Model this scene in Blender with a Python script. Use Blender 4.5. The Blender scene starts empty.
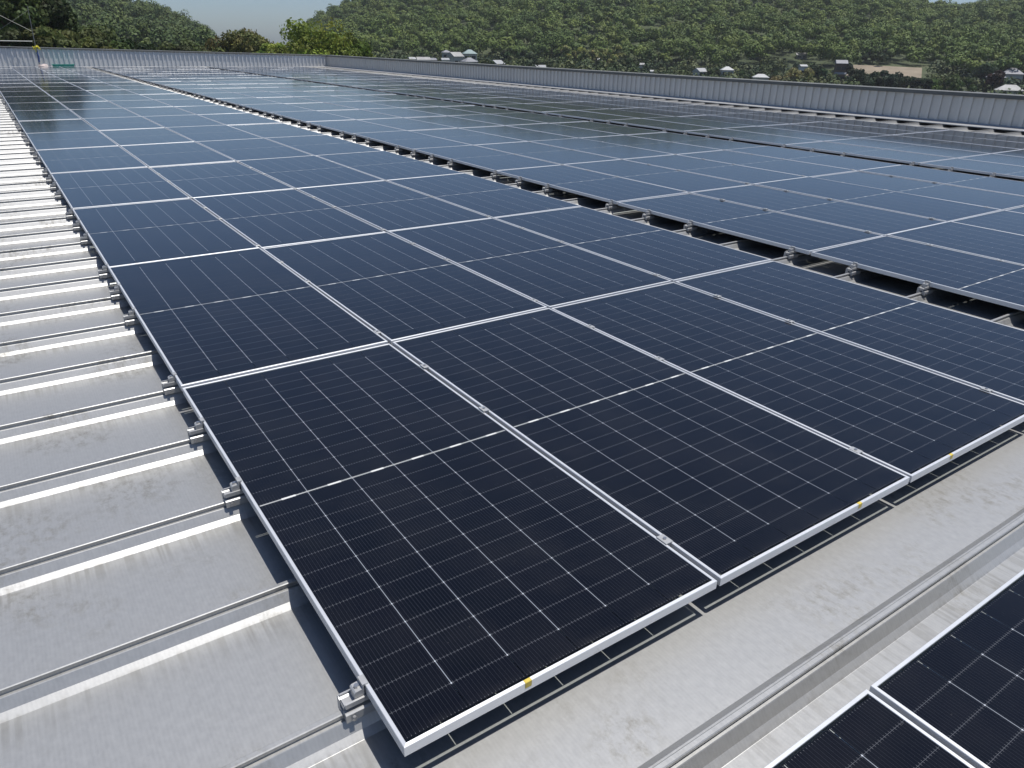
import bpy, bmesh, math, random
import numpy as np
from mathutils import Vector, Matrix

random.seed(7)
rng = np.random.default_rng(7)
scn = bpy.context.scene
C = scn.collection
R = math.radians

# ------------------------------------------------------------------ camera
CAM = Vector((-0.50038, -1.16971, 1.58182))
RIGHT = Vector((0.82763, -0.56105, 0.01576))
DOWN = Vector((-0.22607, -0.35891, -0.90558))
FWD = Vector((0.51373, 0.74592, -0.42388))
FPX = 727.81
HAZE = 0.00015      # per metre
cd = bpy.data.cameras.new('camera')
cam = bpy.data.objects.new('camera', cd)
C.objects.link(cam)
m = Matrix.Identity(4)
for i in range(3):
    m[i][0] = RIGHT[i]; m[i][1] = -DOWN[i]; m[i][2] = -FWD[i]; m[i][3] = CAM[i]
cam.matrix_world = m
cd.sensor_width = 36.0
cd.lens = FPX / 1024 * 36.0
cd.clip_start = 0.05
cd.clip_end = 6000
scn.camera = cam

# ------------------------------------------------------------------ sky, sun, exposure
SUN = Vector((0.215, -0.127, 1.0)).normalized()
w = bpy.data.worlds.new('World')
scn.world = w
w.use_nodes = True
wn = w.node_tree
sky = wn.nodes.new('ShaderNodeTexSky')
sky.sky_type = 'NISHITA'
sky.sun_disc = False
sky.sun_elevation = math.asin(SUN.z)
sky.sun_rotation = math.atan2(SUN.x, SUN.y)
sky.air_density = 0.8
sky.dust_density = 0.8
sky.ozone_density = 7.5
bg = wn.nodes['Background']
bg.inputs['Strength'].default_value = 0.105
wn.links.new(sky.outputs[0], bg.inputs['Color'])
sl = bpy.data.lights.new('sun', 'SUN')
sl.energy = 4.8
sl.angle = R(0.53)
sl.color = (1.0, 0.975, 0.94)
so = bpy.data.objects.new('sun', sl)
C.objects.link(so)
so.rotation_euler = SUN.to_track_quat('Z', 'Y').to_euler()
so.location = (0, 0, 60)
vs = scn.view_settings
vs.view_transform = 'Standard'
vs.look = 'None'
vs.exposure = -0.05
vs.gamma = 1.0
vs.use_curve_mapping = False


scn.cycles.caustics_reflective = False      # no stray glints thrown from the ribs onto the pans
scn.cycles.caustics_refractive = False


# ------------------------------------------------------------------ helpers
def tag(o, label=None, cat=None, group=None, kind=None):
    if label: o['label'] = label
    if cat: o['category'] = cat
    if group: o['group'] = group
    if kind: o['kind'] = kind
    return o


def empty(name, loc=(0, 0, 0), rz=0.0):
    o = bpy.data.objects.new(name, None)
    C.objects.link(o)
    o.location = loc
    o.rotation_euler = (0, 0, rz)
    o.empty_display_size = 0.1
    return o


def copy_thing(root):
    r = root.copy()
    C.objects.link(r)
    for ch in [c for c in root.children]:
        k = ch.copy()
        C.objects.link(k)
        k.parent = r
        for g in [c for c in ch.children]:
            d = g.copy()
            C.objects.link(d)
            d.parent = k
    return r


class MB:
    """collects faces of one mesh"""
    def __init__(self):
        self.v = []; self.f = []; self.mi = []

    def add(self, vs_, fs, mi=0):
        o = len(self.v)
        self.v += [tuple(p) for p in vs_]
        self.f += [tuple(i + o for i in f) for f in fs]
        self.mi += [mi] * len(fs)

    def box(self, a, b, mi=0):
        x0, y0, z0 = a; x1, y1, z1 = b
        self.add([(x0, y0, z0), (x1, y0, z0), (x1, y1, z0), (x0, y1, z0), (x0, y0, z1), (x1, y0, z1), (x1, y1, z1), (x0, y1, z1)],
                 [(0, 3, 2, 1), (4, 5, 6, 7), (0, 1, 5, 4), (1, 2, 6, 5), (2, 3, 7, 6), (3, 0, 4, 7)], mi)

    def cbox(self, a, b, c=0.002, mi=0):
        """box with chamfered vertical and top edges"""
        x0, y0, z0 = a; x1, y1, z1 = b
        def loop(x0, y0, x1, y1, z, c):
            return [(x0 + c, y0, z), (x1 - c, y0, z), (x1, y0 + c, z), (x1, y1 - c, z), (x1 - c, y1, z), (x0 + c, y1, z), (x0, y1 - c, z), (x0, y0 + c, z)]
        L = loop(x0, y0, x1, y1, z0, c) + loop(x0, y0, x1, y1, z1 - c, c) + loop(x0 + c, y0 + c, x1 - c, y1 - c, z1, c)
        fs = [tuple(range(7, -1, -1)), tuple(range(16, 24))]
        for k in range(2):
            for i in range(8):
                j = (i + 1) % 8
                fs.append((k * 8 + i, k * 8 + j, k * 8 + 8 + j, k * 8 + 8 + i))
        self.add(L, fs, mi)

    def tube(self, pts, rad, n=8, mi=0, cap=True):
        rad = rad if hasattr(rad, '__len__') else [rad] * len(pts)
        pts = [Vector(p) for p in pts]
        o = []
        for i, p in enumerate(pts):
            d = (pts[min(i + 1, len(pts) - 1)] - pts[max(i - 1, 0)]).normalized()
            up = Vector((0, 0, 1)) if abs(d.z) < 0.9 else Vector((1, 0, 0))
            a = d.cross(up).normalized(); b = d.cross(a)
            for k in range(n):
                t = 2 * math.pi * k / n
                o.append(p + (a * math.cos(t) + b * math.sin(t)) * rad[i])
        fs = []
        for i in range(len(pts) - 1):
            for k in range(n):
                j = (k + 1) % n
                fs.append((i * n + k, i * n + j, (i + 1) * n + j, (i + 1) * n + k))
        if cap:
            fs.append(tuple(range(n))); fs.append(tuple(range((len(pts) - 1) * n + n - 1, (len(pts) - 1) * n - 1, -1)))
        self.add(o, fs, mi)

    def prism(self, prof, axis, a, b, mi=0, closed=True, cap=True):
        """profile (list of 2D) extruded along axis ('x': prof=(y,z); 'y': prof=(x,z); 'z': prof=(x,y))"""
        def P(p, t):
            return {'x': (t, p[0], p[1]), 'y': (p[0], t, p[1]), 'z': (p[0], p[1], t)}[axis]
        n = len(prof)
        vs_ = [P(p, a) for p in prof] + [P(p, b) for p in prof]
        fs = [(i, (i + 1) % n, n + (i + 1) % n, n + i) for i in range(n if closed else n - 1)]
        if closed and cap:
            fs += [tuple(range(n - 1, -1, -1)), tuple(range(n, 2 * n))]
        self.add(vs_, fs, mi)

    def build(self, name, mats, parent=None, smooth=False, fix=True):
        me = bpy.data.meshes.new(name)
        me.from_pydata(self.v, [], self.f)
        mats = mats if isinstance(mats, (list, tuple)) else [mats]
        for mm in mats: me.materials.append(mm)
        if len(mats) > 1:
            me.polygons.foreach_set('material_index', self.mi)
        if fix:
            bm = bmesh.new(); bm.from_mesh(me)
            bmesh.ops.recalc_face_normals(bm, faces=bm.faces)
            bm.to_mesh(me); bm.free()
        if smooth:
            me.polygons.foreach_set('use_smooth', [True] * len(me.polygons))
        me.update()
        o = bpy.data.objects.new(name, me)
        C.objects.link(o)
        if parent: o.parent = parent
        return o


# ------------------------------------------------------------------ materials
class NT:
    def __init__(self, name):
        self.m = bpy.data.materials.new(name)
        self.m.use_nodes = True
        self.t = self.m.node_tree
        self.b = self.t.nodes['Principled BSDF']
        self.out = self.t.nodes['Material Output']

    def n(self, typ, **kw):
        x = self.t.nodes.new(typ)
        for k, v in kw.items(): setattr(x, k, v)
        return x

    def link(self, a, b): self.t.links.new(a, b)

    def put(self, sock, v):
        if isinstance(v, (int, float)): sock.default_value = v
        elif isinstance(v, (tuple, list)): sock.default_value = (*v, 1) if len(v) == 3 and sock.type == 'RGBA' else v
        else: self.link(v, sock)

    def math(self, op, a, b=None, c=None):
        x = self.n('ShaderNodeMath', operation=op)
        self.put(x.inputs[0], a)
        if b is not None: self.put(x.inputs[1], b)
        if c is not None: self.put(x.inputs[2], c)
        return x.outputs[0]

    def mix(self, f, a, b):
        x = self.n('ShaderNodeMix', data_type='RGBA')
        self.put(x.inputs[0], f); self.put(x.inputs[6], a); self.put(x.inputs[7], b)
        return x.outputs[2]

    def ramp(self, f, stops):
        x = self.n('ShaderNodeValToRGB')
        e = x.color_ramp.elements
        while len(e) < len(stops): e.new(0.5)
        for s, (p, c) in zip(e, stops):
            s.position = p; s.color = (*c, 1) if hasattr(c, '__len__') else (c, c, c, 1)
        self.put(x.inputs[0], f)
        return x.outputs[0]

    def noise(self, vec, scale, detail=4, rough=0.55):
        x = self.n('ShaderNodeTexNoise')
        x.inputs['Scale'].default_value = scale
        x.inputs['Detail'].default_value = detail
        x.inputs['Roughness'].default_value = rough
        if vec is not None: self.link(vec, x.inputs['Vector'])
        return x.outputs['Fac']

    def mapping(self, vec, scale=(1, 1, 1), rot=(0, 0, 0)):
        x = self.n('ShaderNodeMapping')
        x.inputs['Scale'].default_value = scale
        x.inputs['Rotation'].default_value = rot
        self.link(vec, x.inputs['Vector'])
        return x.outputs[0]

    def obj(self): return self.n('ShaderNodeTexCoord').outputs['Object']

    def set(self, **kw):
        for k, v in kw.items(): self.put(self.b.inputs[k.replace('_', ' ')], v)
        return self


def plain(name, col, rough=0.6, metal=0.0, var=0.12, scale=6.0):
    t = NT(name)
    f = t.noise(t.obj(), scale, 5)
    lo = tuple(c * (1 - var) for c in col); hi = tuple(min(1, c * (1 + var)) for c in col)
    t.set(Base_Color=t.ramp(f, [(0.3, lo), (0.7, hi)]), Roughness=rough, Metallic=metal)
    return t.m


# anodised frame
def mat_frame(name, tangent, k=1.0):
    t = NT(name)
    o = t.obj()
    f = t.noise(t.mapping(o, (6, 6, 60)), 3, 4)
    d = t.noise(o, 9, 5, 0.65)
    col = t.mix(t.math('MULTIPLY', t.math('GREATER_THAN', d, 0.66), 0.18), t.ramp(f, [(0.3, (0.74 * k, 0.745 * k, 0.745 * k)), (0.7, (0.82 * k, 0.82 * k, 0.815 * k))]), (0.42, 0.4, 0.37))
    tv = t.n('ShaderNodeCombineXYZ')
    for i_ in range(3): tv.inputs[i_].default_value = tangent[i_]
    t.link(tv.outputs[0], t.b.inputs['Tangent'])
    t.set(Base_Color=col, Metallic=0.42, Roughness=0.48, Anisotropic=0.7)
    return t.m


# glass laminate with half-cut cells: everything in the panel's own coordinates
def mat_cells():
    t = NT('half_cut_solar_cells')
    o = t.obj()
    s = t.n('ShaderNodeSeparateXYZ'); t.link(o, s.inputs[0])
    x, y = s.outputs[0], s.outputs[1]
    xc = t.math('SUBTRACT', x, 0.567)
    ax = t.math('ABSOLUTE', xc)
    ym = t.math('SUBTRACT', t.math('ABSOLUTE', t.math('SUBTRACT', y, 1.2325)), 0.0055)

    def rep(v, p):   # distance to the nearest multiple of p
        return t.math('MULTIPLY', t.math('ABSOLUTE', t.math('SUBTRACT', t.math('FRACT', t.math('ADD', t.math('DIVIDE', v, p), 0.5)), 0.5)), p)
    PX, PY = 0.184, 0.0928
    dx = rep(xc, PX)
    dy = rep(ym, PY)
    db = rep(t.math('ADD', xc, PX / 32), PX / 16)          # busbar wires
    lt = lambda v, k: t.math('LESS_THAN', v, k)
    gt = lambda v, k: t.math('GREATER_THAN', v, k)
    mul = lambda *a: a[0] if len(a) == 1 else t.math('MULTIPLY', a[0], mul(*a[1:]))
    inx = lt(ax, 0.5)                                       # interior column lines only
    cells_y = lt(ym, 13 * PY - 0.001)
    col_line = mul(lt(dx, 0.0013), inx, lt(ym, 12 * PY + 0.004))
    col_gap_end = mul(lt(dx, 0.0013), inx, gt(ym, 12 * PY + 0.004), cells_y)
    row_gap = lt(dy, 0.005)
    wire = lt(db, 0.0005)
    tick = mul(row_gap, lt(db, 0.0009))
    rowline = lt(dy, 0.0006)
    dot = lt(t.math('ADD', dx, dy), 0.0032)
    dot = mul(dot, inx, lt(ym, 12.4 * PY))
    mid = lt(ym, 0.0)
    # brighter ribbons lying in the middle strip
    ph = t.math('FRACT', t.math('ADD', t.math('DIVIDE', xc, PX), 0.55))
    dash = mul(mid, lt(ph, 0.3), gt(ym, -0.0052), lt(ax, 0.55))
    midline = mul(lt(t.math('ABSOLUTE', t.math('SUBTRACT', y, 1.2325)), 0.0027), lt(ax, 0.552))
    margin = t.math('MAXIMUM', gt(ym, 13 * PY + 0.001), t.math('MULTIPLY', gt(ax, 0.5545), 1.0))
    # cell to cell tint differences
    cx = t.math('FLOOR', t.math('DIVIDE', xc, PX)); cy = t.math('FLOOR', t.math('DIVIDE', t.math('SUBTRACT', y, 1.2325), PY))
    cv = t.n('ShaderNodeCombineXYZ'); t.link(cx, cv.inputs[0]); t.link(cy, cv.inputs[1])
    oi = t.n('ShaderNodeObjectInfo'); t.link(oi.outputs['Random'], cv.inputs[2])
    wh = t.n('ShaderNodeTexWhiteNoise', noise_dimensions='3D'); t.link(cv.outputs[0], wh.inputs['Vector'])
    base = t.mix(wh.outputs['Value'], (0.0016, 0.0017, 0.0034), (0.0026, 0.0027, 0.0048))
    c = t.mix(mul(wire, cells_y, 0.32), base, (0.06, 0.063, 0.075))
    c = t.mix(mul(rowline, cells_y, 0.55), c, (0.12, 0.125, 0.14))
    c = t.mix(mul(tick, cells_y, t.math('ADD', 0.18, t.math('MULTIPLY', t.noise(o, 55, 2), 0.5))), c, (0.15, 0.153, 0.16))
    c = t.mix(mul(col_line, 0.66), c, (0.36, 0.385, 0.42))
    c = t.mix(dot, c, (0.48, 0.5, 0.53))
    c = t.mix(mid, c, (0.008, 0.008, 0.012))
    c = t.mix(midline, c, (0.5, 0.5, 0.48))
    c = t.mix(dash, c, (0.68, 0.67, 0.63))
    # faint dust film, with droplet marks
    dust = t.noise(o, 3.1, 6, 0.62)
    spots = t.noise(o, 70, 2, 0.5)
    dm = t.math('ADD', mul(t.ramp(dust, [(0.42, 0.0), (0.75, 1.0)]), 0.02), mul(gt(spots, 0.76), gt(dust, 0.5), 0.10))
    lip = t.ramp(y, [(0.011, 1.0), (0.05, 0.0)])
    dm = t.math('ADD', dm, mul(lip, t.ramp(t.noise(t.mapping(o, (14, 3, 1)), 1.0, 4, 0.6), [(0.35, 0.0), (0.7, 1.0)]), 0.045))
    c = t.mix(dm, c, (0.32, 0.3, 0.27))
    rough = t.math('ADD', 0.075, t.math('MULTIPLY', dust, 0.05))
    t.set(Base_Color=c, Roughness=rough, IOR=1.53)
    t.b.inputs['Sheen Weight'].default_value = 0.035
    t.b.inputs['Sheen Roughness'].default_value = 0.45
    t.b.inputs['Specular Tint'].default_value = (1.0, 0.91, 0.78, 1)
    tr = t.n('ShaderNodeBsdfTransparent')
    tr.inputs[0].default_value = (0.85, 0.9, 0.88, 1)
    mx = t.n('ShaderNodeMixShader')
    see = t.math('MAXIMUM', t.math('MULTIPLY', margin, 0.85), t.math('MULTIPLY', col_gap_end, 0.9))
    see = t.math('MAXIMUM', see, mul(mid, t.math('SUBTRACT', 1.0, t.math('MAXIMUM', midline, dash)), 0.8))
    t.link(see, mx.inputs[0]); t.link(t.b.outputs[0], mx.inputs[1]); t.link(tr.outputs[0], mx.inputs[2])
    t.link(mx.outputs[0], t.out.inputs['Surface'])
    return t.m


# coated steel roof sheet
def mat_roof():
    t = NT('galvalume_sheet')
    o = t.obj()
    grain = t.noise(o, 150, 3, 0.7)
    mott = t.noise(t.mapping(o, (1.6, 1, 1)), 34, 4, 0.62)
    wv = t.n('ShaderNodeTexWave', wave_type='BANDS', bands_direction='X'); wv.inputs['Scale'].default_value = 26; wv.inputs['Distortion'].default_value = 1.6; wv.inputs['Detail'].default_value = 2; wv.inputs['Detail Scale'].default_value = 1.5
    t.link(t.mapping(o, (1, .25, 1)), wv.inputs['Vector'])
    rolls = t.math('ADD', t.math('MULTIPLY', wv.outputs['Fac'], 0.35), t.math('MULTIPLY', t.noise(t.mapping(o, (60, 3.0, 1)), 1.0, 2, 0.5), 0.65))      # roll marks run across the pans
    blot = t.noise(o, 2.1, 3, 0.5)
    s = t.n('ShaderNodeSeparateXYZ'); t.link(o, s.inputs[0])
    fy = t.math('FRACT', t.math('DIVIDE', t.math('SUBTRACT', s.outputs[1], 0.25), 0.6))   # 0 at a seam, grows away from it
    # dirt washed down beside the foot of each rib, broken up by the roll marks
    edge = t.ramp(fy, [(0.0, 0.0), (0.66, 0.0), (0.86, 1.0), (0.905, 1.0), (0.915, 0.0), (1.0, 0.0)])
    comb = t.ramp(t.noise(t.mapping(o, (48, 1.2, 1)), 1.0, 2, 0.5), [(0.47, 0.0), (0.6, 1.0)])
    smear = t.math('MULTIPLY', edge, t.math('MULTIPLY', comb, t.ramp(t.noise(o, 5, 4, 0.6), [(0.35, 0.25), (0.65, 1.0)])))
    st1 = t.ramp(blot, [(0.5, 0.0), (0.63, 1.0)])
    st2 = t.ramp(t.noise(t.mapping(o, (1.5, 1, 1)), 19, 5, 0.72), [(0.46, 0.0), (0.7, 1.0)])
    stain = t.math('MULTIPLY', st1, st2)
    c = t.ramp(rolls, [(0.3, (0.412, 0.408, 0.392)), (0.7, (0.432, 0.428, 0.412))])
    c = t.mix(t.math('MULTIPLY', t.ramp(mott, [(0.35, 0.0), (0.7, 1.0)]), 0.32), c, (0.54, 0.535, 0.515))
    c = t.mix(t.math('MULTIPLY', smear, 0.6), c, (0.26, 0.25, 0.225))
    c = t.mix(t.math('MULTIPLY', stain, 0.78), c, (0.2, 0.19, 0.165))
    rough = t.math('ADD', 0.42, t.math('ADD', t.math('MULTIPLY', stain, 0.12), t.math('MULTIPLY', mott, 0.08)))
    b = t.n('ShaderNodeBump'); b.inputs['Strength'].default_value = 0.14; b.inputs['Distance'].default_value = 0.002
    t.link(t.math('ADD', t.math('MULTIPLY', rolls, 0.2), t.math('ADD', t.math('MULTIPLY', grain, 0.35), t.math('MULTIPLY', mott, 0.5))), b.inputs['Height'])
    t.link(b.outputs[0], t.b.inputs['Normal'])
    t.set(Base_Color=c, Metallic=0.6, Roughness=rough)
    return t.m


def mat_cladding(name, col):
    t = NT(name)
    o = t.obj()
    st = t.noise(t.mapping(o, (3, 3, 0.25)), 1.5, 5, 0.6)
    gr = t.noise(o, 1.1, 5, 0.6)
    c = t.ramp(st, [(0.3, tuple(v * 0.95 for v in col)), (0.7, tuple(v * 1.04 for v in col))])
    c = t.mix(t.math('MULTIPLY', t.ramp(gr, [(0.5, 0.0), (0.75, 1.0)]), 0.12), c, (0.22, 0.21, 0.19))
    t.set(Base_Color=c, Metallic=0.25, Roughness=0.5)
    return t.m


def mat_leaf(name, trans=0.3):
    t = NT(name)
    a = t.n('ShaderNodeAttribute', attribute_name='tint')
    t.set(Base_Color=a.outputs['Color'], Roughness=0.62)
    t.b.inputs['Specular IOR Level'].default_value = 0.22
    tl = t.n('ShaderNodeBsdfTranslucent')
    t.link(a.outputs['Color'], tl.inputs[0])
    mx = t.n('ShaderNodeMixShader'); mx.inputs[0].default_value = trans
    t.link(t.b.outputs[0], mx.inputs[1]); t.link(tl.outputs[0], mx.inputs[2])
    t.link(mx.outputs[0], t.out.inputs['Surface'])
    return t.m


M = dict(
    frame=mat_frame('anodised_bar_across', (0, 1, 0)), frame_long=mat_frame('anodised_bar_along', (1, 0, 0), 0.96), cells=mat_cells(), roof=mat_roof(),
    clad_far=mat_cladding('pale_wall_cladding', (0.76, 0.75, 0.72)),
    clad_right=mat_cladding('grey_wall_cladding', (0.76, 0.72, 0.65)),
    coping=plain('weathered_coping', (0.17, 0.168, 0.15), 0.55, 0.1, 0.15, 2),
    flashing=plain('flashing_sheet', (0.38, 0.38, 0.38), 0.5, 0.3, 0.08, 2),
    alu=plain('mill_aluminium', (0.48, 0.475, 0.46), 0.4, 0.4, 0.08, 30),
    steel=plain('bolt_steel', (0.5, 0.5, 0.5), 0.35, 0.9, 0.15, 60),
    rubber=plain('dark_back_sheet', (0.03, 0.03, 0.032), 0.6),
    sticker=plain('yellow_sticker', (0.62, 0.47, 0.08), 0.5, 0.0, 0.1, 60),
    pole=plain('grey_pole_paint', (0.2, 0.2, 0.19), 0.5, 0.2),
    ribbon=plain('yellow_ribbon', (0.75, 0.66, 0.06), 0.6),
    blue=plain('blue_rope', (0.08, 0.13, 0.3), 0.7),
    cable=plain('pale_cable', (0.45, 0.44, 0.36), 0.6),
    rail=plain('rail_steel', (0.42, 0.43, 0.4), 0.5, 0.3),
    green=plain('green_plastic', (0.06, 0.42, 0.3), 0.5, 0.0, 0.25, 5),
    sack=plain('pinkish_sack', (0.55, 0.46, 0.42), 0.8, 0.0, 0.2, 9),
    leaf=mat_leaf('leaves'), far_leaf=mat_leaf('forest_leaves', 0.06),
    bark=plain('bark', (0.09, 0.07, 0.05), 0.9, 0.0, 0.3, 4),
    white_wall=plain('white_render', (0.6, 0.59, 0.56), 0.8),
    cream_wall=plain('cream_render', (0.5, 0.47, 0.41), 0.8),
    brown_wall=plain('brown_boards', (0.12, 0.08, 0.055), 0.8),
    grey_tile=plain('grey_roof_tiles', (0.23, 0.23, 0.24), 0.6, 0.0, 0.2, 1.2),
    pale_tile=plain('pale_roof_sheets', (0.37, 0.37, 0.36), 0.5, 0.1, 0.12, 0.8),
    dull_tile=plain('weathered_roof_sheets', (0.34, 0.33, 0.31), 0.6, 0.0, 0.2, 0.8),
    teal_tile=plain('greenish_grey_roof', (0.2, 0.26, 0.25), 0.5, 0.1, 0.15, 0.8),
    glass=plain('dark_window_glass', (0.03, 0.035, 0.04), 0.1),
)

# ------------------------------------------------------------------ roof: pans 0.6 m apart with low folded ribs
ZP = -0.146           # pan level (0 = top of the panels)
SEAM0 = 0.25
PITCH = 0.6
Y_FAR = 51.0
X_R = 19.6


def rib_profile(yc):
    return [(-0.060, ZP), (-0.0585, ZP + 0.0004), (-0.0385, ZP + 0.0165), (-0.0175, ZP + 0.047), (-0.0155, ZP + 0.049), (-0.006, ZP + 0.0495), (-0.0045, ZP + 0.056),
            (-0.009, ZP + 0.058), (-0.010, ZP + 0.068), (-0.007, ZP + 0.0705), (0.006, ZP + 0.0705), (0.009, ZP + 0.068), (0.008, ZP + 0.058),
            (0.0045, ZP + 0.0555), (0.006, ZP + 0.0495), (0.024, ZP + 0.049), (0.027, ZP + 0.047), (0.063, ZP + 0.001), (0.065, ZP)]


mb = MB()
prof = [(-7.0, ZP)]
k0 = int(math.ceil((-6.8 - SEAM0) / PITCH)); k1 = int((Y_FAR - 0.15 - SEAM0) / PITCH)
for k in range(k0, k1 + 1):
    yc = SEAM0 + k * PITCH
    prof += [(yc + a, b) for a, b in rib_profile(yc)]
prof.append((Y_FAR, ZP))
mb.prism(prof, 'x', -15.0, X_R, closed=False)
roof = mb.build('roof', M['roof'], fix=False)
tag(roof, 'pale metal roof of wide pans and low folded ribs under the solar panels', 'roof', kind='structure')

# ------------------------------------------------------------------ parapet walls


def wall_corrugation(length, step=0.25):
    """offsets (along, out) of a ribbed sheet"""
    p = []
    n = int(length / step)
    for i in range(n + 1):
        a = i * step
        p += [(a, 0.0), (a + 0.12, 0.0), (a + 0.132, 0.04), (a + 0.21, 0.04), (a + 0.222, 0.0)]
    return [(a, o) for a, o in p if a < length] + [(length, 0.0)]


def top_far(x): return 1.0 - 0.0178 * x


wall_far = tag(empty('parapet_wall', (0, Y_FAR, ZP)), 'pale ribbed metal parapet across the far end of the roof', 'wall', 'parapet walls round the roof')
mb = MB()
cor = wall_corrugation(X_R + 9.0)
vsx = []
for a, o in cor:
    x = X_R - a
    vsx += [(x, -o, 0.0), (x, -o, top_far(x) - ZP - 0.05)]
mb.add(vsx, [(2 * i, 2 * i + 2, 2 * i + 3, 2 * i + 1) for i in range(len(cor) - 1)])
mb.build('cladding', M['clad_far'], wall_far, fix=False)
mb = MB()
xa, xb = -9.0, X_R + 0.25
za, zb = top_far(xa) - ZP, top_far(xb) - ZP
mb.add([(xa, -0.06, za - .07), (xb, -0.06, zb - .07), (xb, 0.22, zb - .07), (xa, 0.22, za - .07), (xa, -0.06, za), (xb, -0.06, zb), (xb, 0.22, zb + .015), (xa, 0.22, za + .015)],
       [(0, 3, 2, 1), (4, 5, 6, 7), (0, 1, 5, 4), (1, 2, 6, 5), (2, 3, 7, 6), (3, 0, 4, 7)])
mb.build('coping', M['coping'], wall_far)
mb = MB()
mb.prism([(-0.12, 0.005), (-0.12, 0.09), (-0.046, 0.12), (-0.046, 0.005)], 'x', xa, X_R - 0.06)
mb.build('base_flashing', M['flashing'], wall_far)

wall_right = tag(empty('parapet_wall', (X_R, 0, ZP)), 'grey ribbed metal parapet along the right side of the roof, in its own shade', 'wall', 'parapet walls round the roof')
mb = MB()
cor = wall_corrugation(Y_FAR + 3.0)
vsx = []
TOP_R = 0.66 - ZP
for a, o in cor:
    y = Y_FAR - a
    vsx += [(-o, y, 0.0), (-o, y, TOP_R - 0.06)]
mb.add(vsx, [(2 * i, 2 * i + 2, 2 * i + 3, 2 * i + 1) for i in range(len(cor) - 1)])
mb.build('cladding', M['clad_right'], wall_right, fix=False)
mb = MB()
mb.prism([(-0.065, TOP_R - 0.085), (0.24, TOP_R - 0.085), (0.24, TOP_R + 0.012), (-0.065, TOP_R)], 'y', -3.0, Y_FAR - 0.062)
mb.build('coping', M['coping'], wall_right)
mb = MB()
mb.prism([(-0.47, 0.071), (-0.47, 0.088), (-0.06, 0.112), (-0.046, 0.135), (-0.046, 0.071)], 'y', -3.0, Y_FAR - 0.13)
mb.build('base_flashing', M['flashing'], wall_right)

# ------------------------------------------------------------------ solar panels
PW, PL, FH = 1.134, 2.465, 0.032
STEP_X, STEP_Y = 1.154, 2.4844
BLOCK_X = [0.0, 5.1056, 11.342]
BLOCK_Z = [0.0, 0.0, 0.0]
BLOCK_N = [4, 5, 5]
BLOCK_NAME = ['left', 'middle', 'right']
NROWS = 20
ORD = ['first', 'second', 'third', 'fourth', 'fifth', 'sixth', 'seventh', 'eighth', 'ninth', 'tenth', 'eleventh', 'twelfth', 'thirteenth', 'fourteenth',
       'fifteenth', 'sixteenth', 'seventeenth', 'eighteenth', 'nineteenth', 'twentieth', 'twenty-first']


def frame_mesh():
    b = MB()
    def rect(i, z): return [(i, i, z), (PW - i, i, z), (PW - i, PL - i, z), (i, PL - i, z)]
    loops = [rect(0.0, -FH), rect(0.0, -0.0015), rect(0.0012, 0.0), rect(0.0108, 0.0), rect(0.0114, -0.0016)]
    # lower flange
    loops = [rect(0.0105, -FH + 0.0018), rect(0.0105, -FH)] + loops + [rect(0.0114, -0.0062)]
    v = [p for l in loops for p in l]
    f = []
    for k in range(len(loops) - 1):
        for i in range(4):
            j = (i + 1) % 4
            f.append((k * 4 + i, k * 4 + j, k * 4 + 4 + j, k * 4 + 4 + i))
    b.add(v, f)
    b.mi = [k % 2 for k in range(len(f))]
    return b


proto = empty('solar_panel')
fr = frame_mesh().build('frame', [M['frame'], M['frame_long']], proto)
g = MB()
g.add([(0.0112, 0.0112, -0.0018), (PW - 0.0112, 0.0112, -0.0018), (PW - 0.0112, PL - 0.0112, -0.0018), (0.0112, PL - 0.0112, -0.0018)], [(0, 1, 2, 3)])
gl = g.build('glass', M['cells'], proto, fix=False)
for k in range(3):
    x = PW / 2 + (k - 1) * 0.37
    jb = MB()
    jb.cbox((x - 0.04, PL / 2 - 0.02, -0.024), (x + 0.04, PL / 2 + 0.02, -0.0032), 0.003)
    jb.build('junction_box', M['rubber'], proto)


def project(p):
    d = Vector(p) - CAM
    z = d.dot(FWD)
    if z < 0.05: return None
    return 512 + FPX * d.dot(RIGHT) / z, 384 + FPX * d.dot(DOWN) / z


def near_view(x0, y0, w_=PW, l_=PL):
    """some of the panel lies inside the photo or just beside it"""
    for i in range(5):
        for j in range(5):
            q = project((x0 + w_ * i / 4, y0 + l_ * j / 4, 0))
            if q and -25 < q[0] < 1090 and -5 < q[1] < 800: return True
    return False


used = False
panels = {}


def place_panel(x, y, label, z=0.0):
    global used
    o = proto if not used else copy_thing(proto)
    used = True
    o.location = (x + random.uniform(-.001, .001), y + random.uniform(-.0015, .0015), z + random.uniform(-.0012, .0012))
    o.rotation_euler = (R(random.uniform(-.16, .16)), R(random.uniform(-.2, .2)), R(random.uniform(-.02, .02)))
    tag(o, label, 'solar panel', 'solar panels laid in rows on the roof')
    return o


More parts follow.
